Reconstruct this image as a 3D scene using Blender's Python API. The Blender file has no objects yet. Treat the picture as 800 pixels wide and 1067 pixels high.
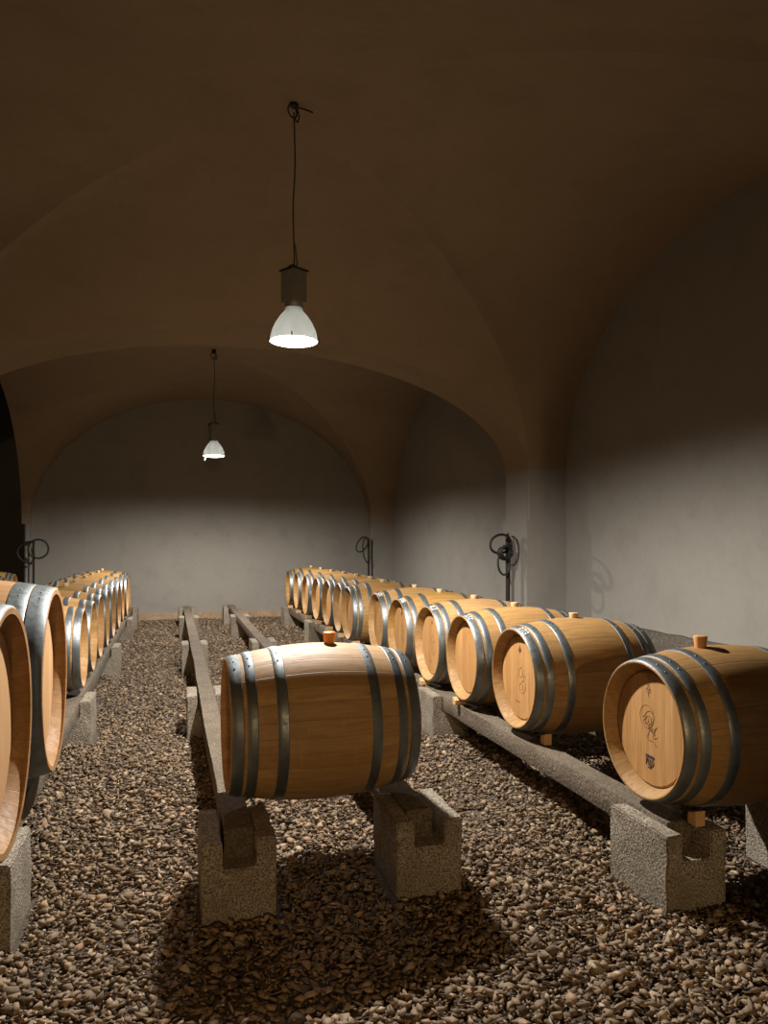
import bpy, bmesh, math, random
import numpy as np
from mathutils import Vector, Matrix, noise
random.seed(11); rng = np.random.default_rng(5)
S = bpy.context.scene; COL = S.collection
PI = math.pi
ORD = ['first','second','third','fourth','fifth','sixth','seventh','eighth','ninth','tenth','eleventh','twelfth','thirteenth']

# ------------------------------------------------------------------ helpers
def link(o, parent=None):
    COL.objects.link(o)
    if parent is not None: o.parent = parent
    return o
def tag(o, label=None, cat=None, group=None, kind=None):
    if label: o['label'] = label
    if cat: o['category'] = cat
    if group: o['group'] = group
    if kind: o['kind'] = kind
    return o
def obj(name, bm, mat, parent=None, loc=(0,0,0), smooth=False, sharp=None):
    me = bpy.data.meshes.new(name)
    bm.normal_update(); bm.to_mesh(me); bm.free()
    if mat is not None: me.materials.append(mat)
    if smooth:
        me.polygons.foreach_set('use_smooth', [True]*len(me.polygons))
        if sharp is not None: me.set_sharp_from_angle(angle=math.radians(sharp))
    o = bpy.data.objects.new(name, me); o.location = loc
    return link(o, parent)
def thing(name, label, cat, loc=(0,0,0), rz=0.0, group=None):
    o = bpy.data.objects.new(name, None); o.empty_display_size = .1
    o.location = loc; o.rotation_euler = (0,0,rz); COL.objects.link(o)
    return tag(o, label, cat, group)
def dup(root, loc, rz, label, group=None):
    r = root.copy(); COL.objects.link(r); r.location = loc; r.rotation_euler = (0,0,rz)
    r['label'] = label
    if group: r['group'] = group
    for ch in list(root.children):
        c = ch.copy(); COL.objects.link(c); c.parent = r
        for g in ch.children:
            d = g.copy(); COL.objects.link(d); d.parent = c
    return r
def add_box(bm, x0,x1,y0,y1,z0,z1):
    v = [bm.verts.new(p) for p in ((x0,y0,z0),(x1,y0,z0),(x1,y1,z0),(x0,y1,z0),(x0,y0,z1),(x1,y0,z1),(x1,y1,z1),(x0,y1,z1))]
    for f in ((3,2,1,0),(4,5,6,7),(0,1,5,4),(1,2,6,5),(2,3,7,6),(3,0,4,7)): bm.faces.new([v[i] for i in f])
def box(x0,x1,y0,y1,z0,z1):
    bm = bmesh.new(); add_box(bm,x0,x1,y0,y1,z0,z1); return bm
def lathe(bm, prof, n=64, axis='x', closed=False, flip=False):
    """prof: list of (along, radius). Rings are joined in order."""
    rings = []
    for a, r in prof:
        ring = []
        if r < 1e-6:
            p = (a,0,0) if axis=='x' else (0,0,a)
            ring = [bm.verts.new(p)]
        else:
            for i in range(n):
                t = 2*PI*i/n
                p = (a, r*math.cos(t), r*math.sin(t)) if axis=='x' else (r*math.cos(t), r*math.sin(t), a)
                ring.append(bm.verts.new(p))
        rings.append(ring)
    pairs = list(zip(rings, rings[1:]))
    if closed: pairs.append((rings[-1], rings[0]))
    for A, B in pairs:
        for i in range(n):
            j = (i+1) % n
            q = [A[i % len(A)], A[j % len(A)], B[j % len(B)], B[i % len(B)]]
            u = []
            for w in q:
                if w not in u: u.append(w)
            if len(u) >= 3:
                try: bm.faces.new(u)
                except ValueError: pass
    bmesh.ops.recalc_face_normals(bm, faces=bm.faces)
def tube(bm, pts, r, n=8, cap=True):
    pts = [Vector(p) for p in pts]
    rings = []; up = None
    for i, p in enumerate(pts):
        d = (pts[min(i+1,len(pts)-1)] - pts[max(i-1,0)]).normalized()
        if up is None: up = d.orthogonal().normalized()
        up = (up - d*up.dot(d)).normalized(); s = d.cross(up)
        rr = r[i] if isinstance(r,(list,tuple)) else r
        rings.append([bm.verts.new(p + (up*math.cos(2*PI*k/n) + s*math.sin(2*PI*k/n))*rr) for k in range(n)])
    for A, B in zip(rings, rings[1:]):
        for k in range(n): bm.faces.new((A[k],A[(k+1)%n],B[(k+1)%n],B[k]))
    if cap:
        bm.faces.new(rings[0][::-1]); bm.faces.new(rings[-1])
def smooth_path(pts, sub=6):
    P = [Vector(p) for p in pts]; out = []
    for i in range(len(P)-1):
        a,b,c,d = P[max(i-1,0)],P[i],P[i+1],P[min(i+2,len(P)-1)]
        for k in range(sub):
            t = k/sub
            out.append(.5*((2*b)+(-a+c)*t+(2*a-5*b+4*c-d)*t*t+(-a+3*b-3*c+d)*t**3))
    out.append(P[-1]); return out

# ------------------------------------------------------------------ materials
class NT:
    def __init__(s, name):
        s.m = bpy.data.materials.new(name); s.m.use_nodes = True
        s.t = s.m.node_tree; s.t.nodes.clear()
        s.out = s.n('ShaderNodeOutputMaterial'); s.b = s.n('ShaderNodeBsdfPrincipled')
        s.l(s.b.outputs[0], s.out.inputs[0])
    def n(s, typ, **kw):
        x = s.t.nodes.new(typ)
        for k, v in kw.items(): setattr(x, k, v)
        return x
    def l(s, a, b): s.t.links.new(a, b)
    def set(s, node, key, val):
        if hasattr(val, 'links') or isinstance(val, bpy.types.NodeSocket): s.l(val, node.inputs[key])
        else: node.inputs[key].default_value = val
    def math(s, op, a, b=None, c=None):
        x = s.n('ShaderNodeMath', operation=op); s.set(x,0,a)
        if b is not None: s.set(x,1,b)
        if c is not None: s.set(x,2,c)
        return x.outputs[0]
    def noise(s, vec, scale, detail=4, rough=.55, dist=0):
        x = s.n('ShaderNodeTexNoise'); s.set(x,'Vector',vec); x.inputs['Scale'].default_value = scale
        x.inputs['Detail'].default_value = detail; x.inputs['Roughness'].default_value = rough; x.inputs['Distortion'].default_value = dist
        return x.outputs['Fac']
    def ramp(s, fac, stops):
        x = s.n('ShaderNodeValToRGB'); s.set(x,0,fac); e = x.color_ramp.elements
        while len(e) < len(stops): e.new(.5)
        for el,(p,c) in zip(e, stops):
            el.position = p; el.color = (*c,1) if len(c)==3 else c
        return x.outputs[0]
    def mix(s, fac, a, b, mode='MIX'):
        x = s.n('ShaderNodeMix', data_type='RGBA', blend_type=mode)
        s.set(x,0,fac); s.set(x,6,a if not isinstance(a,tuple) else (*a,1)[:4]); s.set(x,7,b if not isinstance(b,tuple) else (*b,1)[:4])
        return x.outputs[2]
    def mapr(s, v, a,b,c,d):
        x = s.n('ShaderNodeMapRange'); s.set(x,0,v)
        for i,q in enumerate((a,b,c,d)): x.inputs[i+1].default_value = q
        return x.outputs[0]
    def coord(s, which='Object'): return s.n('ShaderNodeTexCoord').outputs[which]
    def scale(s, vec, sc):
        x = s.n('ShaderNodeMapping'); s.l(vec, x.inputs[0]); x.inputs['Scale'].default_value = sc; return x.outputs[0]
    def bump(s, h, strength=.3, dist=.01):
        x = s.n('ShaderNodeBump'); s.set(x,'Height',h); x.inputs['Strength'].default_value = strength; x.inputs['Distance'].default_value = dist
        s.l(x.outputs[0], s.b.inputs['Normal'])
    def rnd(s): return s.n('ShaderNodeObjectInfo').outputs['Random']
    def p(s, **kw):
        for k, v in kw.items():
            k = {'color':'Base Color','rough':'Roughness','metal':'Metallic','spec':'Specular IOR Level'}[k]
            if isinstance(v, tuple) and len(v)==3: v = (*v,1)
            s.set(s.b, k, v)
        return s.m

def plaster(name, base, warm, stain):
    m = NT(name); g = m.n('ShaderNodeNewGeometry').outputs['Position']
    a = m.noise(g, .55, 6, .6); b = m.noise(g, 2.6, 7, .62, .3); c = m.noise(g, 14, 6, .65)
    col = m.mix(m.mapr(a,.35,.68,0,1), base, warm)
    col = m.mix(m.mapr(b,.5,.78,0,.55), col, stain)
    col = m.mix(m.mapr(c,.3,.7,.0,.22), col, tuple(x*.72 for x in base))
    h = m.math('ADD', m.math('MULTIPLY', b, .8), m.math('MULTIPLY', c, .35))
    m.bump(h, .35, .02)
    return m.p(color=col, rough=.95, spec=.15)
M = {}
M['wall'] = plaster('grey_lime_plaster', (.275,.253,.217), (.30,.275,.235), (.20,.178,.145))
M['vault'] = plaster('shade_tinted_lime_plaster', (.29,.217,.14), (.33,.25,.163), (.215,.155,.096))  # darker brown than the walls: dim warm bounce light put into the colour

def granite(name, light, dark, moss, sc=1.0):
    m = NT(name); g = m.coord('Object'); r = m.rnd()
    v = m.n('ShaderNodeCombineXYZ'); m.l(m.math('MULTIPLY', r, 37.0), v.inputs[0]); m.l(m.math('MULTIPLY', r, 11.0), v.inputs[2])
    ad = m.n('ShaderNodeVectorMath', operation='ADD'); m.l(g, ad.inputs[0]); m.l(v.outputs[0], ad.inputs[1]); g = ad.outputs[0]
    a = m.noise(g, 130*sc, 3, .7); b = m.noise(g, 46*sc, 4, .7); c = m.noise(g, 5, 5, .6)
    sp = m.n('ShaderNodeTexVoronoi'); m.l(g, sp.inputs['Vector']); sp.inputs['Scale'].default_value = 95*sc
    col = m.mix(m.mapr(a,.42,.58,0,1), dark, light)
    col = m.mix(m.mapr(b,.45,.7,0,.6), col, tuple(x*.45 for x in light))
    col = m.mix(m.mapr(c,.42,.72,0,.75), col, moss)
    m.bump(m.math('ADD', a, m.math('MULTIPLY', sp.outputs['Distance'], .8)), .55, .006)
    return m.p(color=col, rough=.92, spec=.2)
M['granite'] = granite('speckled_granite', (.50,.43,.33), (.10,.08,.058), (.15,.12,.075))
M['beam'] = granite('weathered_beam_stone', (.235,.185,.132), (.10,.078,.054), (.105,.08,.052), .6)
M['plinth'] = granite('rough_wall_footing', (.20,.17,.13), (.07,.055,.042), (.10,.08,.055), .5)
M['skirt'] = granite('sandy_plaster_footing', (.50,.35,.22), (.36,.25,.155), (.30,.20,.12), .4)

def oak_body(name, base, dark, nst):
    m = NT(name); co = m.coord('Object'); r = m.rnd()
    sx = m.n('ShaderNodeSeparateXYZ'); m.l(co, sx.inputs[0]); x,y,z = sx.outputs
    ang = m.math('MULTIPLY', m.math('ADD', m.math('DIVIDE', m.math('ARCTAN2', y, z), 2*PI), .5), float(nst))
    ang = m.math('ADD', ang, m.math('MULTIPLY', m.noise(m.scale(co,(.0,3,3)), 2.0, 1), .9))
    idx = m.math('FLOOR', ang); fr = m.math('FRACT', ang)
    wn = m.n('ShaderNodeTexWhiteNoise', noise_dimensions='2D'); cb = m.n('ShaderNodeCombineXYZ')
    m.l(idx, cb.inputs[0]); m.l(m.math('MULTIPLY', r, 50.), cb.inputs[1]); m.l(cb.outputs[0], wn.inputs['Vector'])
    edge = m.math('MINIMUM', fr, m.math('SUBTRACT', 1.0, fr))
    seam = m.mapr(edge, .0, .03, 1, 0)
    cb2 = m.n('ShaderNodeCombineXYZ'); m.l(m.math('ADD', m.math('MULTIPLY', x, 1.6), m.math('MULTIPLY', wn.outputs['Value'], 9.)), cb2.inputs[0])
    m.l(m.math('MULTIPLY', y, 26.), cb2.inputs[1]); m.l(m.math('MULTIPLY', z, 26.), cb2.inputs[2])
    gr = m.noise(cb2.outputs[0], 2.2, 6, .65, .4)
    cb3 = m.n('ShaderNodeVectorMath', operation='ADD'); m.l(co, cb3.inputs[0]); cb4 = m.n('ShaderNodeCombineXYZ')
    m.l(m.math('MULTIPLY', r, 23.), cb4.inputs[0]); m.l(m.math('MULTIPLY', r, 7.), cb4.inputs[1]); m.l(cb4.outputs[0], cb3.inputs[1])
    bl = m.noise(cb3.outputs[0], 4.5, 5, .6)
    st = m.noise(m.scale(cb3.outputs[0], (6,1,1)), 5.5, 5, .7)
    col = m.mix(wn.outputs['Value'], base, tuple(c*k for c,k in zip(base,(.76,.70,.62))))
    col = m.mix(m.mapr(gr,.38,.72,0,.75), col, dark)
    col = m.mix(m.mapr(bl,.46,.72,0,.65), col, tuple(c*.58 for c in base))
    col = m.mix(m.mapr(st,.58,.78,0,.4), col, tuple(c*k for c,k in zip(base,(1.1,1.2,1.45))))
    vor = m.n('ShaderNodeTexVoronoi'); m.l(m.scale(cb3.outputs[0],(.6,1,1)), vor.inputs['Vector']); vor.inputs['Scale'].default_value = 3.4
    knot = m.mapr(vor.outputs['Distance'], .02, .06, .85, 0)
    col = m.mix(knot, col, tuple(c*.16 for c in dark))
    hs = m.n('ShaderNodeHueSaturation'); m.l(col, hs.inputs['Color']); m.set(hs,'Value', m.mapr(r,0,1,.86,1.08)); m.set(hs,'Saturation', m.mapr(r,0,1,1.04,.92))
    col = m.mix(m.math('MULTIPLY', seam, .38), hs.outputs[0], tuple(c*.25 for c in dark))
    m.bump(m.math('SUBTRACT', m.math('MULTIPLY', gr, .25), seam), .35, .003)
    return m.p(color=col, rough=m.mapr(gr,.3,.7,.5,.7), spec=.35)
M['oak'] = oak_body('aged_oak_staves', (.475,.272,.088), (.215,.105,.03), 30)
M['oak_pale'] = oak_body('pale_oak_staves', (.46,.265,.115), (.26,.13,.045), 38)

def oak_head(name, base, dark, w):
    m = NT(name); co = m.coord('Object'); r = m.rnd()
    sx = m.n('ShaderNodeSeparateXYZ'); m.l(co, sx.inputs[0]); x,y,z = sx.outputs
    q = m.math('DIVIDE', m.math('ADD', y, m.math('MULTIPLY', r, 3.)), w)
    idx = m.math('FLOOR', q); fr = m.math('FRACT', q)
    wn = m.n('ShaderNodeTexWhiteNoise', noise_dimensions='1D'); m.l(idx, wn.inputs['W'])
    edge = m.math('MINIMUM', fr, m.math('SUBTRACT', 1.0, fr)); seam = m.mapr(edge, 0, .03, 1, 0)
    cb = m.n('ShaderNodeCombineXYZ'); m.l(m.math('MULTIPLY', y, 34.), cb.inputs[1]); m.l(m.math('ADD', m.math('MULTIPLY', z, 1.8), m.math('MULTIPLY', wn.outputs['Value'], 11.)), cb.inputs[2])
    gr = m.noise(cb.outputs[0], 2.0, 6, .6, .5)
    col = m.mix(wn.outputs['Value'], base, tuple(c*k for c,k in zip(base,(.76,.68,.56))))
    col = m.mix(m.mapr(gr,.40,.70,0,.75), col, dark)
    bl = m.noise(co, 7, 4, .6)
    col = m.mix(m.mapr(bl,.5,.8,0,.35), col, dark)
    col = m.mix(m.math('MULTIPLY', seam, .4), col, tuple(c*.4 for c in dark))
    m.bump(m.math('SUBTRACT', m.math('MULTIPLY', gr, .3), seam), .25, .002)
    return m.p(color=col, rough=.55, spec=.3)
M['head'] = oak_head('oak_head_boards', (.58,.32,.125), (.32,.15,.045), .062)
M['head_pale'] = oak_head('pale_oak_head_boards', (.60,.37,.19), (.42,.23,.10), .085)

m = NT('galvanised_hoop'); co = m.coord('Object')
a = m.noise(co, 5, 5, .6); b = m.noise(co, 38, 5, .7); r = m.rnd()
col = m.mix(m.mapr(a,.35,.7,0,1), (.225,.248,.252), (.125,.138,.14)); col = m.mix(m.mapr(b,.55,.75,0,.5), col, (.10,.088,.075))
m.bump(b, .12, .002)
M['hoop'] = m.p(color=col, metal=.8, rough=m.mapr(b,.3,.7,.36,.6))
m = NT('amber_silicone'); m.b.inputs['Subsurface Weight'].default_value = .5; m.b.inputs['Subsurface Radius'].default_value = (.03,.012,.004); m.b.inputs['Subsurface Scale'].default_value = .6
M['bung_amber'] = m.p(color=(.85,.33,.05), rough=.4)
m = NT('brown_silicone'); M['bung_brown'] = m.p(color=(.60,.27,.09), rough=.5)
m = NT('pale_wood_bung'); n_ = m.noise(m.coord(), 30, 4); M['bung_pale'] = m.p(color=m.mix(n_, (.55,.40,.22), (.42,.28,.13)), rough=.7)
m = NT('split_oak_chock'); n_ = m.noise(m.scale(m.coord(),(1,8,8)), 20, 4); M['chock'] = m.p(color=m.mix(n_, (.72,.44,.20), (.50,.27,.10)), rough=.75)
m = NT('burned_ink'); M['ink'] = m.p(color=(.035,.018,.008), rough=.9)
m = NT('faded_burned_ink'); M['ink_soft'] = m.p(color=(.22,.10,.03), rough=.9)
m = NT('white_chalk'); M['chalk'] = m.p(color=(.80,.80,.76), rough=.95)
m = NT('black_rubber'); n_ = m.noise(m.coord(), 40, 3); M['rubber'] = m.p(color=m.mix(n_, (.012,.011,.010), (.03,.027,.023)), rough=.6)
m = NT('black_iron'); n_ = m.noise(m.coord(), 60, 3); M['iron'] = m.p(color=m.mix(n_, (.02,.018,.016), (.05,.035,.025)), rough=.65, metal=.5)
m = NT('grey_lamp_housing'); n_ = m.noise(m.coord(), 25, 4); M['housing'] = m.p(color=m.mix(n_, (.36,.355,.31), (.22,.215,.185)), rough=.5, metal=.6)
m = NT('spun_aluminium'); n_ = m.noise(m.scale(m.coord(),(1,1,14)), 14, 4)
M['alu'] = m.p(color=m.mix(n_, (.62,.63,.61), (.48,.49,.47)), rough=.34, metal=.75)
tr = m.n('ShaderNodeBsdfTranslucent'); tr.inputs[0].default_value = (.85,.86,.84,1); mx = m.n('ShaderNodeMixShader'); mx.inputs[0].default_value = .24
m.l(m.b.outputs[0], mx.inputs[1]); m.l(tr.outputs[0], mx.inputs[2]); m.l(mx.outputs[0], m.out.inputs[0])
m = NT('white_reflector'); M['reflector'] = m.p(color=(.8,.8,.78), rough=.4)
m = NT('lit_lamp_glass'); m.b.inputs['Emission Color'].default_value = (1,.97,.92,1); m.b.inputs['Emission Strength'].default_value = 17.0
M['glass'] = m.p(color=(.9,.9,.9), rough=.3)

m = NT('gravel_chips'); g = m.n('ShaderNodeNewGeometry'); isl = g.outputs['Random Per Island']
col = m.ramp(isl, [(0,(.065,.043,.026)),(.2,(.20,.135,.08)),(.5,(.37,.26,.158)),(.72,(.25,.175,.11)),(.84,(.50,.375,.24)),(.93,(.39,.23,.12)),(1,(.66,.52,.37))])
n_ = m.noise(g.outputs['Position'], 60, 5, .7); big = m.noise(g.outputs['Position'], 1.3, 3)
col = m.mix(m.mapr(n_,.3,.7,.0,.5), col, (.075,.058,.044))
col = m.mix(m.mapr(big,.45,.7,0,.3), col, (.12,.085,.055))
m.bump(n_, .4, .004)
M['gravel'] = m.p(color=col, rough=.88, spec=.25)
m = NT('dark_earth'); g = m.coord(); n_ = m.noise(g, 50, 6, .7); m.bump(n_, 1.0, .02)
M['earth'] = m.p(color=m.mix(n_, (.05,.036,.025), (.17,.125,.085)), rough=.95)

# ------------------------------------------------------------------ the room
XL, XR, XW = -2.42, 3.85, 4.317          # pilaster faces and the right wall
CX, HX = (XL+XR)/2, (XR-XL)/2
XA = -2.97                               # far side of the arcade piers on the left
SPR, RT = 2.27, 1.30                     # springing and rise of the transverse arches
YB0, YB1, YF0, YF1, YW = 2.05, 7.656, 8.26, 14.50, 14.72
def struct(name, bm, mat, smooth=False, sharp=None):
    o = obj(name, bm, mat, smooth=smooth, sharp=sharp); o['kind'] = 'structure'; return o

FZ = -.025
bm = bmesh.new(); bmesh.ops.create_grid(bm, x_segments=40, y_segments=60, size=1)
for v in bm.verts:
    v.co = Vector((-6.7 + (v.co.x+1)/2*11.3, -6.2 + (v.co.y+1)/2*24.4, FZ))
struct('floor', bm, M['earth'])

def vault(bm, y0, y1, s0, s1, apex, side_rise, back_rise, front_rise, n=132, side_apex=None):
    """groin vault over one bay: side cells run to the wall arches, the other two to the cross arches"""
    t = [math.sin(PI/2*(-1+2*i/n)) for i in range(n+1)]
    cy, hy = (y0+y1)/2, (y1-y0)/2
    V = []
    for j, b in enumerate(t):
        row = []
        for i, a in enumerate(t):
            A, B = abs(a), abs(b); z0 = s0 + (s1-s0)*(b+1)/2; Rg = apex - z0
            if A >= B:
                pr = math.sqrt(max(0,1-B*B)); s = (A-B)/(1-B) if B < 1-1e-9 else 0
                rise = Rg + ((side_apex - z0) - Rg)*s
            else:
                pr = math.sqrt(max(0,1-A*A)); s = (B-A)/(1-A); q = s**1.35
                rise = Rg + ((back_rise if b > 0 else front_rise) - Rg)*q
            p = Vector((CX+HX*a, cy+hy*b, z0+pr*rise))
            edge = min(1, (1-max(A,B))*6)
            p.z -= .052*math.exp(-((A-B)*HX/.11)**2)*min(1,max(A,B)*1.6)*edge
            p.z += noise.noise(p*.7)*.028*edge + noise.noise(p*2.1)*.008*edge
            row.append(bm.verts.new(p))
        V.append(row)
    for j in range(n):
        for i in range(n):
            a_, b_, c_, d_ = V[j][i],V[j+1][i],V[j+1][i+1],V[j][i+1]
            if i == j: bm.faces.new((a_,b_,c_)); bm.faces.new((a_,c_,d_))
            elif i+j == n-1: bm.faces.new((a_,b_,d_)); bm.faces.new((b_,c_,d_))
            else: bm.faces.new((a_,b_,c_,d_))
    return V, t
def strip(bm, A, B):
    """surface between two rows of points"""
    a = [bm.verts.new(p) for p in A]; b = [bm.verts.new(p) for p in B]
    for i in range(len(a)-1): bm.faces.new((a[i],a[i+1],b[i+1],b[i]))
def arch_pts(spring, rise, y, n=132):
    return [Vector((CX+HX*math.sin(PI/2*(-1+2*i/n)), y, spring+rise*math.cos(PI/2*(-1+2*i/n)))) for i in range(n+1)]
def side_pts(y0, y1, s0, s1, apex, x, n=132):
    out = []
    for i in range(n+1):
        b = math.sin(PI/2*(-1+2*i/n)); z0 = s0+(s1-s0)*(b+1)/2
        out.append(Vector((x, (y0+y1)/2+(y1-y0)/2*b, z0+(apex-z0)*math.sqrt(max(0,1-b*b)))))
    return out
A1, A2, SB = 4.36, 4.25, 1.77
bm = bmesh.new()
vault(bm, YB0, YB1, SPR, SPR, A1, None, RT, RT, side_apex=4.24)
vault(bm, YF0, YF1, SPR, SB, A2, None, 2.40, RT, side_apex=4.17)
strip(bm, arch_pts(SPR,RT,YB1), arch_pts(SPR,RT,YF0))            # soffit of the cross arch between the bays
strip(bm, arch_pts(SPR,RT,-6.0), arch_pts(SPR,RT,YB0))           # bay over the entrance
strip(bm, arch_pts(SB,2.40,YF1), arch_pts(SB,2.40,YW+.1))        # recess at the back wall
for (y0,y1,s0,s1,ap) in ((YB0,YB1,SPR,SPR,4.24),(YF0,YF1,SPR,SB,4.17)):
    strip(bm, side_pts(y0,y1,s0,s1,ap,XR), side_pts(y0,y1,s0,s1,ap,XW+.1))
    strip(bm, side_pts(y0,y1,s0,s1,ap,XL), side_pts(y0,y1,s0,s1,ap,XL-.12))
bmesh.ops.remove_doubles(bm, verts=bm.verts, dist=.0008)
struct('ceiling', bm, M['vault'], smooth=True, sharp=14)

struct('wall_right', box(XW, XW+.25, -6.2, YW+.3, FZ, 4.7), M['wall'])
struct('wall_back', box(XL-.08, XW, YW, YW+.25, FZ, 4.7), M['wall'])
struct('wall_left', box(-6.75, -6.5, -6.2, 18.2, FZ, 4.7), M['wall'])
struct('wall_aisle', box(-6.5, XL, 18.0, 18.2, FZ, 4.7), M['wall'])
struct('ceiling_aisle', box(-6.5, XL+.1, -6.2, 18.0, 4.6, 4.7), M['vault'])
struct('wall_behind', box(-6.5, XW, -6.2, -6.0, FZ, 4.7), M['wall'])
struct('wall_entrance', box(1.08, XW, -.9, -.5, FZ, 3.7), M['wall'])
def pier(x0,x1,y0,y1,top):
    bm = box(x0,x1,y0,y1,FZ,top)
    es = [e for e in bm.edges if abs(e.verts[0].co.z-e.verts[1].co.z) > 1]
    bmesh.ops.bevel(bm, geom=es, offset=.022, segments=3, affect='EDGES')
    return struct('pillar', bm, M['wall'], smooth=True, sharp=40)
pier(XR, XW+.05, YB1, YF0, SPR+.03)
pier(XR, XW+.05, YF1, YW+.05, SB+.03)
pier(XA, XL, YB1, YF0, SPR+.03)
pier(XL-.08, XL, YF1, YW+.25, SB+.03)
pier(XR, XW+.05, -.5, YB0, SPR+.03)
pier(XA, XL, -.9, YB0, SPR+.03)
def impost(x0,x1,y0,y1,z):
    bm = box(x0,x1,y0,y1,z-.035,z)
    bmesh.ops.bevel(bm, geom=bm.edges[:], offset=.01, segments=2, affect='EDGES')
    struct('trim_impost', bm, M['wall'], smooth=True, sharp=40)
impost(XR-.012, XW+.02, YB1-.012, YF0+.012, SPR+.015)
impost(XR-.012, XW+.02, YF1-.012, YW+.02, SB+.015)
bm = box(XR-.022, XW+.02, YB1-.022, YF0+.022, FZ, 1.70); bmesh.ops.bevel(bm, geom=[e for e in bm.edges], offset=.008, segments=2, affect='EDGES')
struct('trim_casing', bm, M['wall'], smooth=True, sharp=40)
# rough footing along the right wall, sandy skirting along the back wall
def rough_box(x0,x1,y0,y1,z0,z1, seg, amp, fr):
    bm = box(x0,x1,y0,y1,z0,z1)
    L = [e for e in bm.edges if e.calc_length() > seg]
    for k in range(5):
        L = [e for e in bm.edges if e.calc_length() > seg*1.3]
        if not L: break
        bmesh.ops.subdivide_edges(bm, edges=L, cuts=1, use_grid_fill=True)
    for v in bm.verts:
        p = v.co.copy(); v.co += Vector((noise.noise(p*fr), noise.noise(p*fr+Vector((7,0,0))), noise.noise(p*fr+Vector((0,9,0)))))*amp
    return bm
struct('baseboard_right', rough_box(XW-.07, XW+.05, YB0, YB1, FZ, .635, .12, .016, 5), M['plinth'])
struct('baseboard_back', rough_box(XL, XR, YW-.06, YW+.05, FZ, .105, .15, .010, 4), M['skirt'])

YC = [2.99, 5.86, 8.75, 11.80, 13.50]
YR = [2.566, 5.35, 8.02, 10.68, 13.08]
YA = [11.45, 13.2]
RAILS = [(.264,YC),(1.042,YC),(2.041,YR),(2.75,YR),(-.704,YC),(-1.42,YC),(-2.47,YA),(-3.15,YA)]
PIPES = [(XR-.145,7.88),(XR-.085,YF1-.09),(XL+.085,YF1-.09)]
BLOCKS = [(x,y) for x,ys in RAILS for y in ys]
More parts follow.
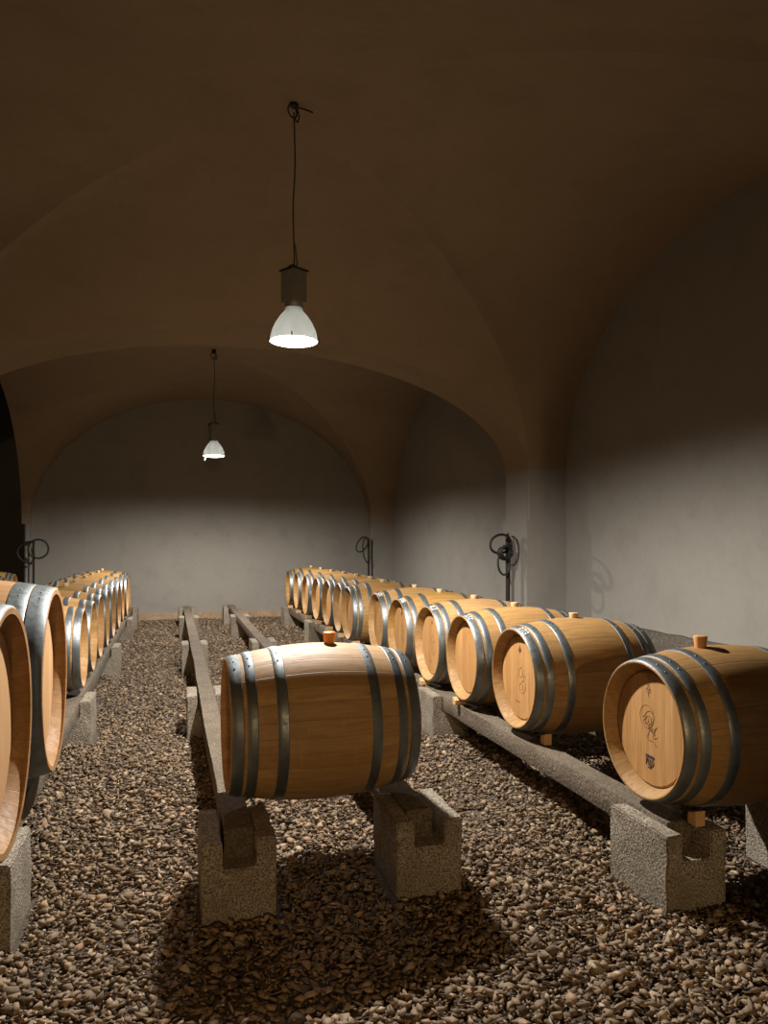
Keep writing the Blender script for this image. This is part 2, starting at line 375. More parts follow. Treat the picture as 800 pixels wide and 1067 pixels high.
# ------------------------------------------------------------------ gravel
def in_view(x, y, z=0.0, mx=90, my=60):
    s_, c_ = math.sin(.2763), math.cos(.2763)
    D = x*s_ + y*c_; X = x*c_ - y*s_
    D = np.maximum(D, .05)
    u = 400 + 782*X/D; v = 563 + 782*(1.476-z)/D
    return (u > -mx) & (u < 800+mx) & (v < 1067+my*3)
def chips():
    protos = []
    for k in range(26):
        b = bmesh.new()
        for i in range(random.randint(6,9)):
            d = Vector((random.gauss(0,1),random.gauss(0,1),random.gauss(0,1))).normalized()
            b.verts.new((d.x*random.uniform(.75,1), d.y*random.uniform(.5,.9), d.z*random.uniform(.2,.4)))
        bmesh.ops.convex_hull(b, input=b.verts)
        bmesh.ops.delete(b, geom=[v for v in b.verts if not v.link_faces], context='VERTS')
        bmesh.ops.triangulate(b, faces=b.faces)
        b.verts.index_update()
        vs = np.array([v.co[:] for v in b.verts]); fs = np.array([[v.index for v in f.verts] for f in b.faces]); b.free()
        protos.append((vs, fs))
    def pts(y0,y1,step,x0=-3.2,x1=4.3):
        gx = np.arange(x0,x1,step); gy = np.arange(y0,y1,step)
        X, Y = np.meshgrid(gx,gy); X = X.ravel()+rng.uniform(-.6,.6,X.size)*step; Y = Y.ravel()+rng.uniform(-.6,.6,Y.size)*step
        k = in_view(X,Y,0,140,60) & (Y < YW-.085) & (X < XW-.10)
        k &= ~((X > XR-.03) & (((Y > YB1-.03) & (Y < YF0+.03)) | (Y > YF1-.03) | (Y < YB0+.03)))
        for (px,py) in PIPES: k &= ~((np.abs(X-px) < .115) & (np.abs(Y-py) < .115))
        k &= ~((X < XL+.03) & (X > XA-.03) & (((Y > YB1-.03) & (Y < YF0+.03)) | (Y > YF1-.03) | (Y < YB0+.03)))
        return X[k],Y[k]
    VV, FF = [], []; base = 0
    for (y0,y1,step,smin,smax) in ((1.4,3.8,.0165,.010,.038),(3.8,6.5,.0205,.012,.037),(6.5,10,.030,.017,.038),(10,14.7,.042,.022,.040)):
        X,Y = pts(y0,y1,step); N = len(X)
        size = smin + (smax-smin)*rng.random(N)**2.2
        big = rng.random(N) < .02; size[big] *= 1.4
        keep = np.ones(N,bool)
        for (bx,by) in BLOCKS: keep &= ~((np.abs(X-bx) < .155+size*.98) & (Y > by-.010-size*.98) & (Y < by+.400+size*.98))
        X,Y,size = X[keep],Y[keep],size[keep]; N = len(X)
        lift = .012*np.sin(X*2.3+1)*np.sin(Y*1.9) + .008*np.sin(X*5.1)*np.cos(Y*4.3)
        Z = FZ + .012 + lift + rng.uniform(-.008,.018,N)
        rz = rng.uniform(0,2*PI,N); tx = rng.normal(0,.36,N); ty = rng.normal(0,.36,N)
        kind = rng.integers(0,len(protos),N)
        for k,(vs,fs) in enumerate(protos):
            I = np.where(kind==k)[0]; n = len(I)
            if n == 0: continue
            c,s = np.cos(rz[I]),np.sin(rz[I]); cx,sx = np.cos(tx[I]),np.sin(tx[I]); cy,sy = np.cos(ty[I]),np.sin(ty[I])
            O = np.zeros(n); E_ = np.ones(n)
            Rz = np.array([[c,-s,O],[s,c,O],[O,O,E_]]).transpose(2,0,1)
            Rx = np.array([[E_,O,O],[O,cx,-sx],[O,sx,cx]]).transpose(2,0,1)
            Ry = np.array([[cy,O,sy],[O,E_,O],[-sy,O,cy]]).transpose(2,0,1)
            R = Ry@Rx@Rz
            P = np.einsum('nij,vj->nvi', R, vs)*size[I][:,None,None] + np.stack([X[I],Y[I],Z[I]],1)[:,None,:]
            VV.append(P.reshape(-1,3))
            F = (fs[None]+ (base + np.arange(n)*len(vs))[:,None,None]).reshape(-1,3)
            FF.append(F); base += n*len(vs)
    V = np.concatenate(VV).astype(np.float32); F = np.concatenate(FF).astype(np.int32)
    me = bpy.data.meshes.new('gravel')
    me.vertices.add(len(V)); me.vertices.foreach_set('co', V.ravel())
    me.loops.add(F.size); me.loops.foreach_set('vertex_index', F.ravel())
    me.polygons.add(len(F)); me.polygons.foreach_set('loop_start', np.arange(0,F.size,3,dtype=np.int32))
    me.update(calc_edges=True); me.materials.append(M['gravel'])
    o = link(bpy.data.objects.new('gravel', me))
    tag(o, 'brown and grey stone chippings covering the cellar floor', 'gravel', kind='stuff')
chips()

# ------------------------------------------------------------------ trestle blocks and beams
ZR = .302                                # top of the beams
NZ = .186                                 # floor of the notch
def block_mesh(w=.29, d=.39, h=.296, nw=.134):
    bm = bmesh.new(); q = nw/2
    prof = [(-w/2,FZ),(w/2,FZ),(w/2,h),(q,h),(q,NZ),(-q,NZ),(-q,h),(-w/2,h)]
    A = [bm.verts.new((x,0,z)) for x,z in prof]; B = [bm.verts.new((x,d,z)) for x,z in prof]
    n = len(prof)
    for i in range(n): bm.faces.new((A[i],A[(i+1)%n],B[(i+1)%n],B[i]))
    for R, fl in ((A,0),(B,1)):
        for f in ((0,5,6,7),(0,1,4,5),(1,2,3,4)):
            vs = [R[i] for i in f]
            bm.faces.new(vs[::-1] if fl else vs)
    bmesh.ops.recalc_face_normals(bm, faces=bm.faces)
    ed = [e for e in bm.edges if len(e.link_faces)==2 and e.calc_face_angle(0) > .5]
    bmesh.ops.bevel(bm, geom=ed, offset=.006, segments=2, affect='EDGES')
    for k in range(4):
        L = [e for e in bm.edges if e.calc_length() > .06]
        if not L: break
        bmesh.ops.subdivide_edges(bm, edges=L, cuts=1, use_grid_fill=True)
    bmesh.ops.triangulate(bm, faces=[f for f in bm.faces if len(f.verts) > 4])
    for v in bm.verts:
        if v.co.z > FZ+.01:
            p = v.co.copy(); v.co += Vector((noise.noise(p*11), noise.noise(p*11+Vector((5,1,0))), noise.noise(p*11+Vector((0,8,3)))*.6))*.0055
    return bm
proto_block = None
def block(x, y, label, rz=0):
    global proto_block
    grp = 'granite blocks carrying the barrel rails'
    if proto_block is None:
        o = obj('granite_block', block_mesh(), M['granite'], smooth=True, sharp=35); proto_block = o
        tag(o, label, 'stone block', grp)
    else:
        o = proto_block.copy(); COL.objects.link(o); o['label'] = label
    o.location = (x,y,0); o.rotation_euler = (0,0,rz); return o
def beam(x0, y0, x1, y1, label, seed):
    w, L = .116, y1-y0
    bm = bmesh.new(); n = max(6,int(L/.12)); rings = []
    for i in range(n+1):
        t = i/n; y = y0+L*t
        sag = -.003*math.sin(PI*t) + noise.noise(Vector((seed*3.1, y*1.7, 0)))*.003
        bend = noise.noise(Vector((seed*5.7, y*.9, 4)))*.010*math.sin(PI*t)
        x = x0+(x1-x0)*t+bend; ring = []
        for (a,b) in ((-1,0),(-.96,-.0),(-1,.04),(-1,.5),(-1,.965),(-.965,1),(0,1),(.965,1),(1,.965),(1,.5),(1,.04),(.96,0),(0,0)):
            if (a,b) == (-1,0): continue
            j = Vector((noise.noise(Vector((seed,y*6,a*3+b*5))), 0, noise.noise(Vector((seed+9,y*6,a*3+b*5)))))*.0035
            zz = NZ + (ZR-NZ)*b + (sag if b > .5 else 0)
            ring.append(bm.verts.new(Vector((x+a*w/2, y, zz))+j*Vector((1,1,.4 if b>.9 else 1)).length*.6))
        rings.append(ring)
    k = len(rings[0])
    for A,B in zip(rings,rings[1:]):
        for i in range(k): bm.faces.new((A[i],A[(i+1)%k],B[(i+1)%k],B[i]))
    bm.faces.new(rings[0]); bm.faces.new(rings[-1])
    bmesh.ops.recalc_face_normals(bm, faces=bm.faces)
    o = obj('stone_beam', bm, M['beam'], smooth=True, sharp=35)
    return tag(o, label, 'stone beam', 'stone beams of the barrel rails')
def rail(x, ys, where, seed, skip_blocks=False):
    for i, y in enumerate(ys):
        t = ['front', 'second', 'third', 'fourth', 'rearmost'][i if i < len(ys)-1 else 4]
        q = ' from the front' if t in ('second','third','fourth') else ''
        block(x+random.uniform(-.008,.008), y, f'{t} notched granite block{q} under the {where}', random.uniform(-.02,.02))
    for i in range(len(ys)-1):
        a = ys[i] + (.115 if i == 0 else .197); b = ys[i+1] + (.385 if i == len(ys)-2 else .193)
        t = ['front stone beam','second stone beam from the front','third stone beam from the front','rearmost stone beam'][i if i < len(ys)-2 else 3]
        beam(x, a, x, b, f'{t} of the {where}', seed+i)
rail(.264, YC, 'left rail of the empty middle rack', 1)
rail(1.042, YC, 'right rail of the empty middle rack', 11)
rail(2.041, YR, "right barrel row's aisle-side rail", 21)
rail(2.75, YR, "right barrel row's wall-side rail", 31)
rail(-.704, YC, "left barrel row's aisle-side rail", 41)
rail(-1.42, YC, "left barrel row's outer rail", 51)
rail(-2.47, [11.45, 13.2], 'aisle-side rail of the far left rack', 61)
rail(-3.15, [11.45, 13.2], 'outer rail of the far left rack', 71)

# ------------------------------------------------------------------ barrels
def barrel(name, label, L, R, rh, mats, group, hoops, inset=.056, th=.044, ch=.010, bung='bung_pale', bx=0.0):
    body, head, bmat = mats
    t = thing(name, label, 'barrel', group=group)
    rad = lambda x: R-(R-rh)*abs(2*x/L)**1.9
    h = L/2
    prof = [(h-inset-.03, rh-th),(h-inset, rh-th+.002),(h-.012, rh-.015),(h-.002, rh-ch),(h, rh-.004)]
    n = 28
    outer = [(h*math.cos(PI*i/n), rad(h*math.cos(PI*i/n))) for i in range(n+1)]
    outer[0] = (h-.003, rh); outer[-1] = (-h+.003, rh)
    full = prof + outer + [(-a,r) for a,r in prof[::-1]]
    bm = bmesh.new(); lathe(bm, full, 72)
    obj('stave_body', bm, M[body], t, (0,0,R), smooth=True, sharp=38)
    for s in (-1,1):
        xo = s*(h-inset+.004)
        bm = bmesh.new(); lathe(bm, [(xo-s*.022,0),(xo-s*.022,rh-th-.001),(xo-s*.006,rh-th-.001),(xo,rh-th-.009),(xo,0)], 56)
        obj('barrel_head', bm, M[head], t, (0,0,R), smooth=True, sharp=30)
    for (a,b) in hoops:
        for s in (-1,1):
            xs = [a,a+.003,(a+b)/2,b-.003,b]
            ps = [(s*(h-x), rad(h-x)+d) for x,d in zip(xs,(.0005,.0030,.0034,.0030,.0005))]
            ps += [(s*(h-x), rad(h-x)-.004) for x in xs[::-1]]
            bm = bmesh.new(); lathe(bm, ps, 72, closed=True)
            k = random.uniform(0,2*PI)                                # lap joint with two rivets
            for off in (-.03,.03):
                x = h-(a+b)/2; r = rad(x)+.0035; an = PI*.62+off/r
                mtx = Matrix.Translation((s*x, r*math.cos(an), r*math.sin(an)))
                bmesh.ops.create_uvsphere(bm, u_segments=8, v_segments=6, radius=.0042, matrix=mtx)
            obj('hoop', bm, M['hoop'], t, (0,0,R), smooth=True, sharp=40)
    bm = bmesh.new(); z0 = rad(bx)-R
    k_ = 1.0 if bmat == 'bung_amber' else .58
    lathe(bm, [(-.02,.0),(-.02,.021),(.0,.0235),(.044*k_,.029),(.049*k_,.028),(.051*k_,.025),(.051*k_,0)], 24, axis='z')
    obj('bung', bm, M[bmat], t, (bx,0,2*R+z0), smooth=True, sharp=40)
    return t
HOOPS = [(.003,.053),(.067,.110),(.188,.234)]
BH = [(.004,.088),(.092,.175),(.285,.355)]
WHOLE = dict(L=.825, R=.35, rh=.295, hoops=HOOPS)
proto = barrel('wine_barrel', 'oak wine barrel lying alone on the empty middle rack, amber bung on top', **WHOLE, mats=('oak','head','bung_amber'), group='oak wine barrels', bx=.06)
proto.location = (.645, 3.42, ZR); proto.rotation_euler = (0,0,.012)
p_right = barrel('wine_barrel', '', **WHOLE, mats=('oak','head','bung_pale'), group='oak wine barrels', bx=0.0)
p_big = barrel('wine_barrel', '', L=1.06, R=.50, rh=.437, hoops=BH, mats=('oak_pale','head_pale','bung_pale'), group='large oak barrels', inset=.066, th=.060, ch=.026)
p_left = p_right
G = 'oak wine barrels'
# --- right row, heads towards the aisle at x = 1.964
RY = [2.843,4.115,4.922,5.683,6.474,7.217,8.27,9.00,9.735,10.49,11.262,12.17,13.06]
RD = ['oak barrel at near end of the right row, burned script on head, brown bung',
      'oak barrel second in right row, alone between two gaps, script mark on its head',
      'oak barrel third in the right row, unmarked head with a chock under its middle',
      'oak barrel fourth in the right row, pale bung and faint mark on its head']
rights = []
for i, y in enumerate(RY):
    dx = (-.055 if i == 6 else random.uniform(-.018,.018)) if i > 1 else 0
    lab = RD[i] if i < 4 else f'oak barrel {ORD[i]} from the camera in the right row' + (', last before the back wall' if i == 12 else ', chalk on its front hoop' if i < 6 else ', first of the tight far group' if i == 6 else '')
    loc = (1.964+.4125+dx, y, ZR); rz = random.uniform(-.02,.02)
    if i == 0:
        o = p_right; o.location = loc; o.rotation_euler = (0,0,.0); o['label'] = lab
    else: o = dup(p_right, loc, rz, lab, G)
    rights.append(o)
for ch in rights[0].children:
    if ch.name.startswith('bung'):
        ch.data = ch.data.copy(); ch.data.materials[0] = M['bung_brown']; ch.location.x = -.10; ch.location.z = .70-.004; ch.scale = (1.05,1.05,1.75)
p_left = rights[1]
# --- left row: two large casks in front, ordinary barrels behind
bigs = []
for i,(y,x) in enumerate(((2.93,-.550),(3.955,-.540))):
    lab = ('large pale oak cask at the near end of left row, cut off by photo edge','large pale oak cask with wide steel hoops, second in left row')[i]
    if i == 0: o = p_big; o.location = (x-.53,y,ZR); o['label'] = lab
    else: o = dup(p_big, (x-.53,y,ZR), .01, lab, 'large oak barrels')
    bigs.append(o)
LY = [6.14,6.90,7.66,8.41,9.19,10.10,10.98,11.76,12.55]
for i, y in enumerate(LY):
    lab = f'oak barrel {ORD[i]} behind the large casks in the left row' + (', last before the back wall' if i == 8 else '')
    dup(p_left, (-.636-.4125+random.uniform(-.015,.015), y, ZR), PI+random.uniform(-.02,.02), lab, G)
for i, y in enumerate((12.0,12.83)):
    dup(p_left, (-2.345-.4125, y, ZR), PI+random.uniform(-.02,.02), ('nearer','farther')[i]+' of two barrels glimpsed on the far left rack, by the corner pipe', G)

# --- burned marks on heads and chalk on hoops
def part_of(root, nm, pick):
    c = [k for k in root.children if k.name.split('.')[0] == nm]
    return pick(c)
def aisle_head(root): return part_of(root, 'barrel_head', lambda c: min(c, key=lambda k: min(v.co.x for v in k.data.vertices)))
def mark(head, strokes, mat, name, r=.0016, sc=1.0, rot=0.0, oy=0.0, oz=0.0):
    x = min(v.co.x for v in head.data.vertices) - .0006
    bm = bmesh.new(); ca,sa = math.cos(rot),math.sin(rot)
    for st in strokes:
        pts = []
        for (a,b) in st:                     # a runs to the viewer's right (-y), b up
            p,q = (a*ca-b*sa)*sc,(a*sa+b*ca)*sc
            pts.append((x, -(p)+oy, q+oz))
        path = smooth_path(pts, 5) if len(pts) > 2 else pts
        tube(bm, path, r, 5)
    for v in bm.verts: v.co.x = x + (v.co.x-x)*.35
    return obj(name, bm, M[mat], head)
SCRIPT = [[(-.30,.10),(-.26,.30),(-.12,.40),(.04,.34),(.06,.12),(-.06,-.04),(-.20,.0),(-.20,.16),(-.06,.24),(.02,.14)],
          [(-.34,-.02),(-.28,.10),(-.22,.08),(-.25,-.06),(-.15,-.08),(-.08,.05),(-.12,.14)],
          [(-.02,.10),(.04,-.10),(.08,.04),(.13,-.08),(.17,.05),(.20,-.06),(.26,.02),(.24,.14),(.30,.02),(.36,-.02)],
          [(.10,.22),(.12,-.22),(.22,-.34),(.34,-.26),(.46,-.20),(.60,-.24)],
          [(.28,.24),(.30,-.05),(.38,-.12),(.46,.0)]]
STAMP = [[(-.5,.42),(.5,.42)],[(-.5,.30),(.5,.30)],[(-.42,.2),(-.42,-.3)],[(-.42,-.3),(-.25,.18),(-.1,-.3)],[(0,.2),(.04,-.3),(.2,-.3),(.2,.16)],[(.3,.2),(.46,-.02),(.3,-.3)],[(-.2,-.44),(.25,-.44)]]
FLEUR = [[(0,.5),(-.1,.2),(0,-.1),(.1,.2),(0,.5)],[(-.05,.0),(-.26,.14),(-.3,-.1),(-.12,-.12)],[(.05,.0),(.26,.14),(.3,-.1),(.12,-.12)],[(-.2,-.2),(.2,-.2)],[(0,-.1),(0,-.5)]]
SWIRL = [[(-.1,.42),(-.24,.28),(-.16,.08),(.0,.16),(-.02,.34),(-.14,.36)],[(.0,-.02),(.18,.1),(.3,-.08),(.2,-.3),(.0,-.32),(-.08,-.14),(.06,-.06),(.16,-.16),(.06,-.24)],[(.22,.2),(.1,.26),(.12,.1)]]
RING = [[(.5*math.cos(t*PI/6),.5*math.sin(t*PI/6)) for t in range(13)]]
h = aisle_head(rights[0])
mark(h, SCRIPT, 'ink_soft', 'script_mark', .0021, .155, -.62, .008, .012)
mark(h, RING, 'ink_soft', 'script_mark', .0014, .10, 0, .022, .048)
mark(h, STAMP, 'ink', 'burned_stamp', .0034, .060, -.05, -.0, -.145)
mark(h, FLEUR, 'ink_soft', 'burned_emblem', .0014, .055, 0, .012, .165)
for i in (1,3,4,5):
    h = aisle_head(rights[i])
    mark(h, SWIRL, 'ink_soft', 'script_mark', .0019, .20, -.3, -.02, -.02)
    mark(h, FLEUR, 'ink' if i in (1,4) else 'ink_soft', 'burned_emblem', .0026, .05, 0, 0, .165)
    if i in (1,3): mark(h, STAMP[:2], 'ink_soft', 'burned_stamp', .0016, .06, 0, .03, -.17)
CH = [[[(-.5,.4),(-.3,-.4)],[(-.3,.4),(-.5,-.4)],[(-.15,.4),(.15,.4)],[(0,.4),(0,-.4)],[(.5,.3),(.3,.4),(.22,0),(.3,-.4),(.5,-.3),(.5,0),(.38,0)]],
      [[(-.3,.35),(-.5,.3),(-.48,.05),(-.3,-.05),(-.3,-.35),(-.52,-.38)],[(-.15,.4),(.2,.4)],[(.02,.4),(.02,-.4)],[(.5,.35),(.3,.2),(.28,-.2),(.5,-.38)]],
      [[(-.5,-.4),(-.38,.4),(-.26,-.4)],[(-.46,-.1),(-.3,-.1)],[(-.1,.4),(-.1,-.4),(.12,-.4)],[(.25,.4),(.45,.4),(.25,-.4),(.48,-.4)]]]
def chalk(root, strokes):
    L_, R_, rh = .825,.35,.295; hp = None
    for k in root.children:
        if k.name.startswith('hoop') and min(v.co.x for v in k.data.vertices) < -.40: hp = k
    bm = bmesh.new()
    for st in strokes:
        pts = []
        src = smooth_path([(p,q,0) for p,q in st],4) if len(st) > 2 else [Vector((st[0][0]+(st[1][0]-st[0][0])*k/6, st[0][1]+(st[1][1]-st[0][1])*k/6,0)) for k in range(7)]
        for p in src:
            x = -L_/2+.029+p.y*.042; an = PI/2-.30-p.x*.26
            r = R_-(R_-rh)*abs(2*x/L_)**1.9+.0036
            pts.append((x, -r*math.cos(an), r*math.sin(an)))
        tube(bm, pts, .0026, 5)
    obj('chalk_mark', bm, M['chalk'], hp)
for k,i in enumerate((1,2,3,4,5)): chalk(rights[i], CH[k%3])

# --- chocks wedged between beam and barrel
def chock_mesh(w, d, hgt):
    bm = bmesh.new()
    add_box(bm, -w/2, w/2, -d/2, d/2, 0, hgt)
    for v in bm.verts:
        if v.co.z > 0 and v.co.y > 0: v.co.z -= .018
        v.co += Vector((random.uniform(-1,1),random.uniform(-1,1),0))*.002
    bmesh.ops.bevel(bm, geom=bm.edges[:], offset=.002, segments=1, affect='EDGES')
    return bm
def gap(dy, R): return R - math.sqrt(R*R-dy*dy)
chk = []
for i in range(13):
    y = RY[i]
    if i < 2:   dy, x, w_, hgt = -.215, 2.075+.01*(i==0), .046, .064
    else:       dy, x, w_, hgt = (.10 if i in (2,3) else -.12), 1.985, .085, .052
    o = obj('wooden_chock', chock_mesh(w_, .05, hgt), M['chock'])
    o.location = (x, y+dy, ZR+.001); o.rotation_euler = (0,0,0 if dy < 0 else PI)
    tag(o, f'small wooden chock wedged under the {ORD[i] if i else "near-end"} barrel of the right row', 'chock', 'wooden chocks under the barrels')
o = obj('wooden_chock', chock_mesh(.08,.05,.10), M['chock']); o.location = (-.70, 3.955+.31, ZR+.001); o.rotation_euler=(0,0,PI)
tag(o, 'wooden chock behind the second large cask of the left row', 'chock', 'wooden chocks under the barrels')

# ------------------------------------------------------------------ pendant lamps
def pendant(label, x, y, zr, ztop, tw, kick):
    t = thing('pendant_lamp', label, 'lamp', (x,y,zr), tw, 'pendant cellar lamps')
    bm = bmesh.new()
    lathe(bm, [(.005,.158),(-.004,.160),(-.006,.157),(.0,.154),(.012,.150),(.06,.137),(.11,.115),(.155,.085),(.185,.055),(.195,.05),(.195,0)], 48, axis='z')
    lathe(bm, [(.005,.158),(.015,.155),(.065,.143),(.115,.121),(.16,.091),(.195,.060),(.215,.056),(.215,0)], 48, axis='z')
    obj('reflector', bm, M['alu'], t, smooth=True, sharp=45)
    bm = bmesh.new()
    lathe(bm, [(.004,.1535),(-.006,.150),(-.014,.12),(-.020,.07),(-.022,0)], 40, axis='z')
    obj('lamp_glass', bm, M['glass'], t, smooth=True)
    bm = bmesh.new()
    for k in range(4):
        a = PI/4+k*PI/2; c_,s_ = math.cos(a),math.sin(a)
        tube(bm, [(c_*.150,s_*.150,-.012),(c_*.163,s_*.163,-.012),(c_*.164,s_*.164,.02)], .004, 6)
    obj('rim_clip', bm, M['iron'], t)
    bm = bmesh.new(); add_box(bm, -.062,.062,-.062,.062,.245,.455)
    bmesh.ops.bevel(bm, geom=bm.edges[:], offset=.006, segments=2, affect='EDGES')
    for k in range(9):                                               # cooling ribs on all four sides
        u = -.05+.0125*k
        for s in (-1,1):
            add_box(bm, u-.002,u+.002, s*.062-.004, s*.062+.004, .26,.44)
            add_box(bm, s*.062-.004, s*.062+.004, u-.002,u+.002, .26,.44)
    lathe(bm, [(.205,.045),(.215,.058),(.235,.062),(.248,.06)], 24, axis='z')
    hs = obj('gear_housing', bm, M['housing'], t, smooth=True, sharp=30)
    bm = bmesh.new(); add_box(bm, -.070,.070,-.070,.070,.455,.463)
    tube(bm, smooth_path([(-.055,0,.463),(-.03,0,.488),(0,0,.498),(.03,0,.488),(.055,0,.463)],4), .005, 6)
    obj('hanger', bm, M['iron'], t)
    H = ztop - zr
    bm = bmesh.new()
    p = smooth_path([(0,0,.497),(.004,0,.56),(-.004,.003,.497+.35*(H-.497)),(.010,0,.497+.62*(H-.497)),(.002,0,H-.10),(0,0,H-.055)], 10)
    tube(bm, p, .0048, 7)
    tube(bm, smooth_path([(.03,0,.462),(.028,0,.52),(.010,0,.64)],6), .004, 6)
    obj('cable', bm, M['rubber'], t, smooth=True)
    # ceiling hook: a rose, an eye, and a short bent rod
    bm = bmesh.new()
    lathe(bm, [(H-.018,0),(H-.018,.026),(H-.004,.032),(H+.06,.032),(H+.05,0)], 20, axis='z')
    loop = [(.038*math.cos(a*PI/8)-.012, 0, H-.052+.040*math.sin(a*PI/8)) for a in range(17)]
    tube(bm, loop, .0055, 7)
    tube(bm, smooth_path([(.03,0,H-.02),(.045,0,H-.06),(.03,0,H-.105),(.005,0,H-.09)],5), .005, 6)
    ka = -.2763-tw; kc, ks = math.cos(ka), math.sin(ka)
    if kick: tube(bm, smooth_path([(.01*kc,.01*ks,H-.022),(.06*kc,.06*ks,H-.030),(.125*kc,.125*ks,H-.056)],4), .0055, 6)
    obj('ceiling_hook', bm, M['iron'], t)
    return t
L1 = (.775,4.90,2.785); L2 = (.600,11.2,2.71)
la = pendant('nearer grey pendant lamp, lit, hanging from the front vault', *L1, 4.338, .55, True)
lb = pendant('farther lit pendant lamp hanging before the back wall', *L2, 4.215, .3, False)
bm = bmesh.new(); tube(bm, smooth_path([(-.150,-.03,-.004),(-.153,-.03,-.04),(-.150,-.03,-.075)],4), .006, 6)
obj('dangling_clip', bm, M['alu'], lb)

def spread(d, centre, edge):
    # reflector throws more light sideways than straight down
    d.use_nodes = True; t = d.node_tree; e = t.nodes['Emission']
    g = t.nodes.new('ShaderNodeNewGeometry'); sx = t.nodes.new('ShaderNodeSeparateXYZ'); ab = t.nodes.new('ShaderNodeMath'); ab.operation = 'ABSOLUTE'
    mr = t.nodes.new('ShaderNodeMapRange')
    for i,v in enumerate((.15,.95,edge,centre)): mr.inputs[i+1].default_value = v
    t.links.new(g.outputs['Incoming'], sx.inputs[0]); t.links.new(sx.outputs[2], ab.inputs[0]); t.links.new(ab.outputs[0], mr.inputs[0]); t.links.new(mr.outputs[0], e.inputs['Strength'])
def spot(name, loc, power, size, blend, col, rad):
    d = bpy.data.lights.new(name, 'SPOT'); d.energy = power; d.spot_size = math.radians(size); d.spot_blend = blend
    d.color = col; d.shadow_soft_size = rad
    spread(d, .8, 1.5); o = bpy.data.objects.new(name, d); o.location = loc; COL.objects.link(o); return o
spot('lamp_light', (L1[0],L1[1],L1[2]-.06), 1000, 172, .55, (1,.965,.92), .05)
spot('lamp_light', (L2[0],L2[1],L2[2]-.06), 800, 172, .55, (1,.965,.92), .05)
d = bpy.data.lights.new('entrance_light','SPOT'); d.energy = 290; d.color = (1,.70,.36); d.shadow_soft_size = .03
d.spot_size = math.radians(56); d.spot_blend = .35
o = bpy.data.objects.new('entrance_light', d); o.location = (0,-3.5,2.2); COL.objects.link(o)
o.rotation_euler = (Vector((.5,3.2,.25))-o.location).to_track_quat('-Z','Y').to_euler()

d = bpy.data.lights.new('entrance_glow','POINT'); d.energy = 75; d.color = (1,.58,.26); d.shadow_soft_size = .25
o = bpy.data.objects.new('entrance_glow', d); o.location = (0,-3.4,2.0); COL.objects.link(o)

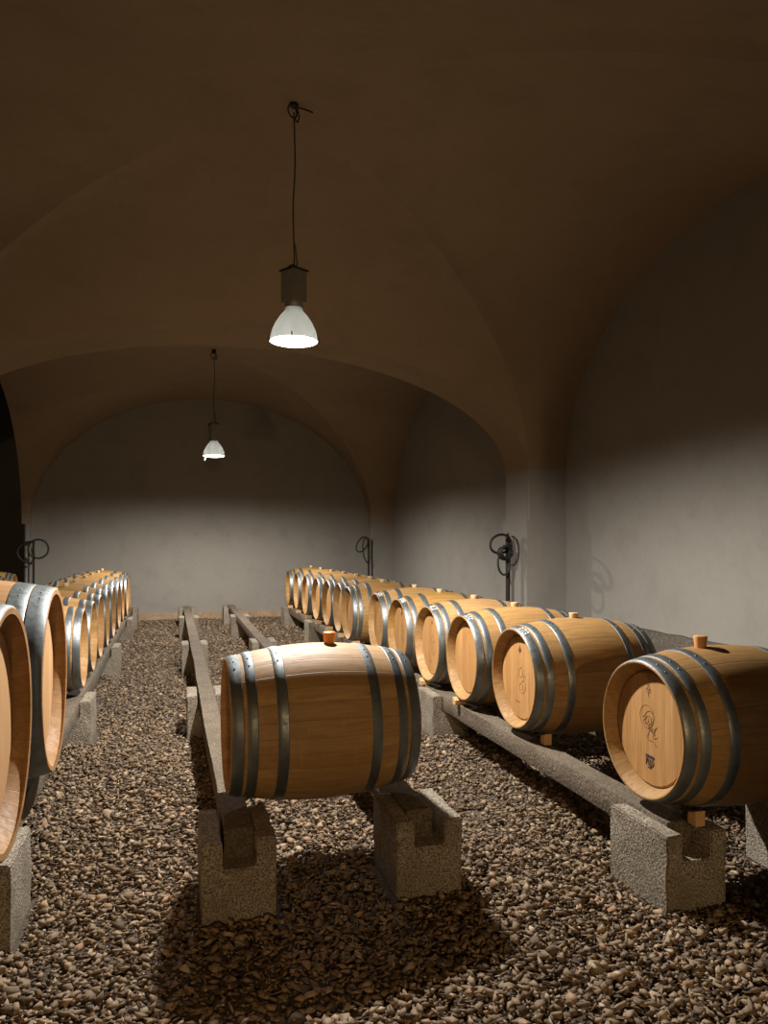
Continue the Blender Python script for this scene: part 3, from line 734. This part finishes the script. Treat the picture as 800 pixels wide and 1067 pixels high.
# ------------------------------------------------------------------ standpipes with looped hoses
def ring_pts(cx, cz, rx, rz, a0, a1, n=28, tilt=0.0, y=0.0, yd=0.0):
    out = []
    for k in range(n+1):
        a = math.radians(a0+(a1-a0)*k/n); p,q = rx*math.cos(a), rz*math.sin(a)
        out.append((cx+p*math.cos(tilt)-q*math.sin(tilt), y+yd*k/n, cz+p*math.sin(tilt)+q*math.cos(tilt)))
    return out
def standpipe(label, x, y, top, rz, loops, reel, r=.019):
    t = thing('standpipe', label, 'pipe', (x,y,FZ), rz, 'black standpipes with looped hoses')
    bm = bmesh.new()
    tube(bm, [(0,0,0),(0,0,.5),(.004,0,1.0),(0,0,top)], r, 10)
    lathe(bm, [(0,0),(0,.06),(.02,.06),(.03,.03),(.03,0)], 16, axis='z')
    obj('pipe', bm, M['iron'], t, smooth=True, sharp=40)
    for (lp, rr) in loops:
        bm = bmesh.new(); tube(bm, lp, rr, 8); obj('hose_loop', bm, M['rubber'], t, smooth=True)
    if reel:
        bm = bmesh.new()
        for k in range(5):
            tube(bm, ring_pts(-.10, top-.20+.004*k, .085-.008*(k%3), .065, 0, 360, 20, -.35, -.05-.016*k), .012, 7)
        lathe_bm = bmesh.new()
        obj('coiled_cable', bm, M['rubber'], t, smooth=True); lathe_bm.free()
        bm = bmesh.new(); tube(bm, smooth_path([(0,0,top),(-.02,-.03,top+.02),(-.06,-.05,top-.05)],5), .014, 8)
        add_box(bm, -.05,.03,-.05,.02,top-.16,top-.10)
        obj('bracket', bm, M['iron'], t)
    return t
def loop_set(top, defs):
    return [(ring_pts(*d[:8], y=-.035-.02*i), d[8]) for i, d in enumerate(defs)]
standpipe('black standpipe with tangled cable coil on the middle right pillar', XR-.145, 7.88, 1.55, .25,
          loop_set(1.55, [(-.13,1.46,.15,.105,0,360,28,.15,.014),(-.10,1.24,.085,.13,120,420,28,.1,.012),(.0,1.38,.10,.165,-90,90,20,0,.009)]), True, .026)
standpipe('black standpipe with a drooping hose loop in the far right corner', XR-.085, YF1-.09, 1.545, .15,
          loop_set(1.545, [(-.15,1.42,.10,.165,0,360,28,-.6,.014),(-.05,1.30,.09,.24,90,270,22,.12,.013)]), False)
standpipe('black standpipe with two round hose loops in the far left corner', XL+.085, YF1-.09, 1.50, 0,
          loop_set(1.50, [(.085,1.35,.165,.165,0,360,30,0,.016),(.0,1.29,.25,.19,82,272,26,0,.018)]), False)

# ------------------------------------------------------------------ camera, world, view
cd = bpy.data.cameras.new('camera'); cam = bpy.data.objects.new('camera', cd); COL.objects.link(cam)
cam.location = (0,0,1.476); cam.rotation_euler = (PI/2,0,-.2763)
cd.sensor_fit = 'VERTICAL'; cd.sensor_height = 36.0; cd.lens = 782/1067*36.0
cd.shift_y = (563-533.5)/1067; cd.clip_start = .05; cd.clip_end = 100
S.camera = cam
w = bpy.data.worlds.new('world'); S.world = w; w.use_nodes = True
w.node_tree.nodes['Background'].inputs[0].default_value = (0,0,0,1); w.node_tree.nodes['Background'].inputs[1].default_value = 0
S.view_settings.view_transform = 'Standard'; S.view_settings.look = 'None'; S.view_settings.gamma = 1.0
S.view_settings.use_curve_mapping = False; S.view_settings.exposure = -0.35
S.cycles.max_bounces = 8; S.cycles.diffuse_bounces = 3; S.cycles.glossy_bounces = 3
S.cycles.use_denoising = True; S.cycles.sample_clamp_indirect = 4.0
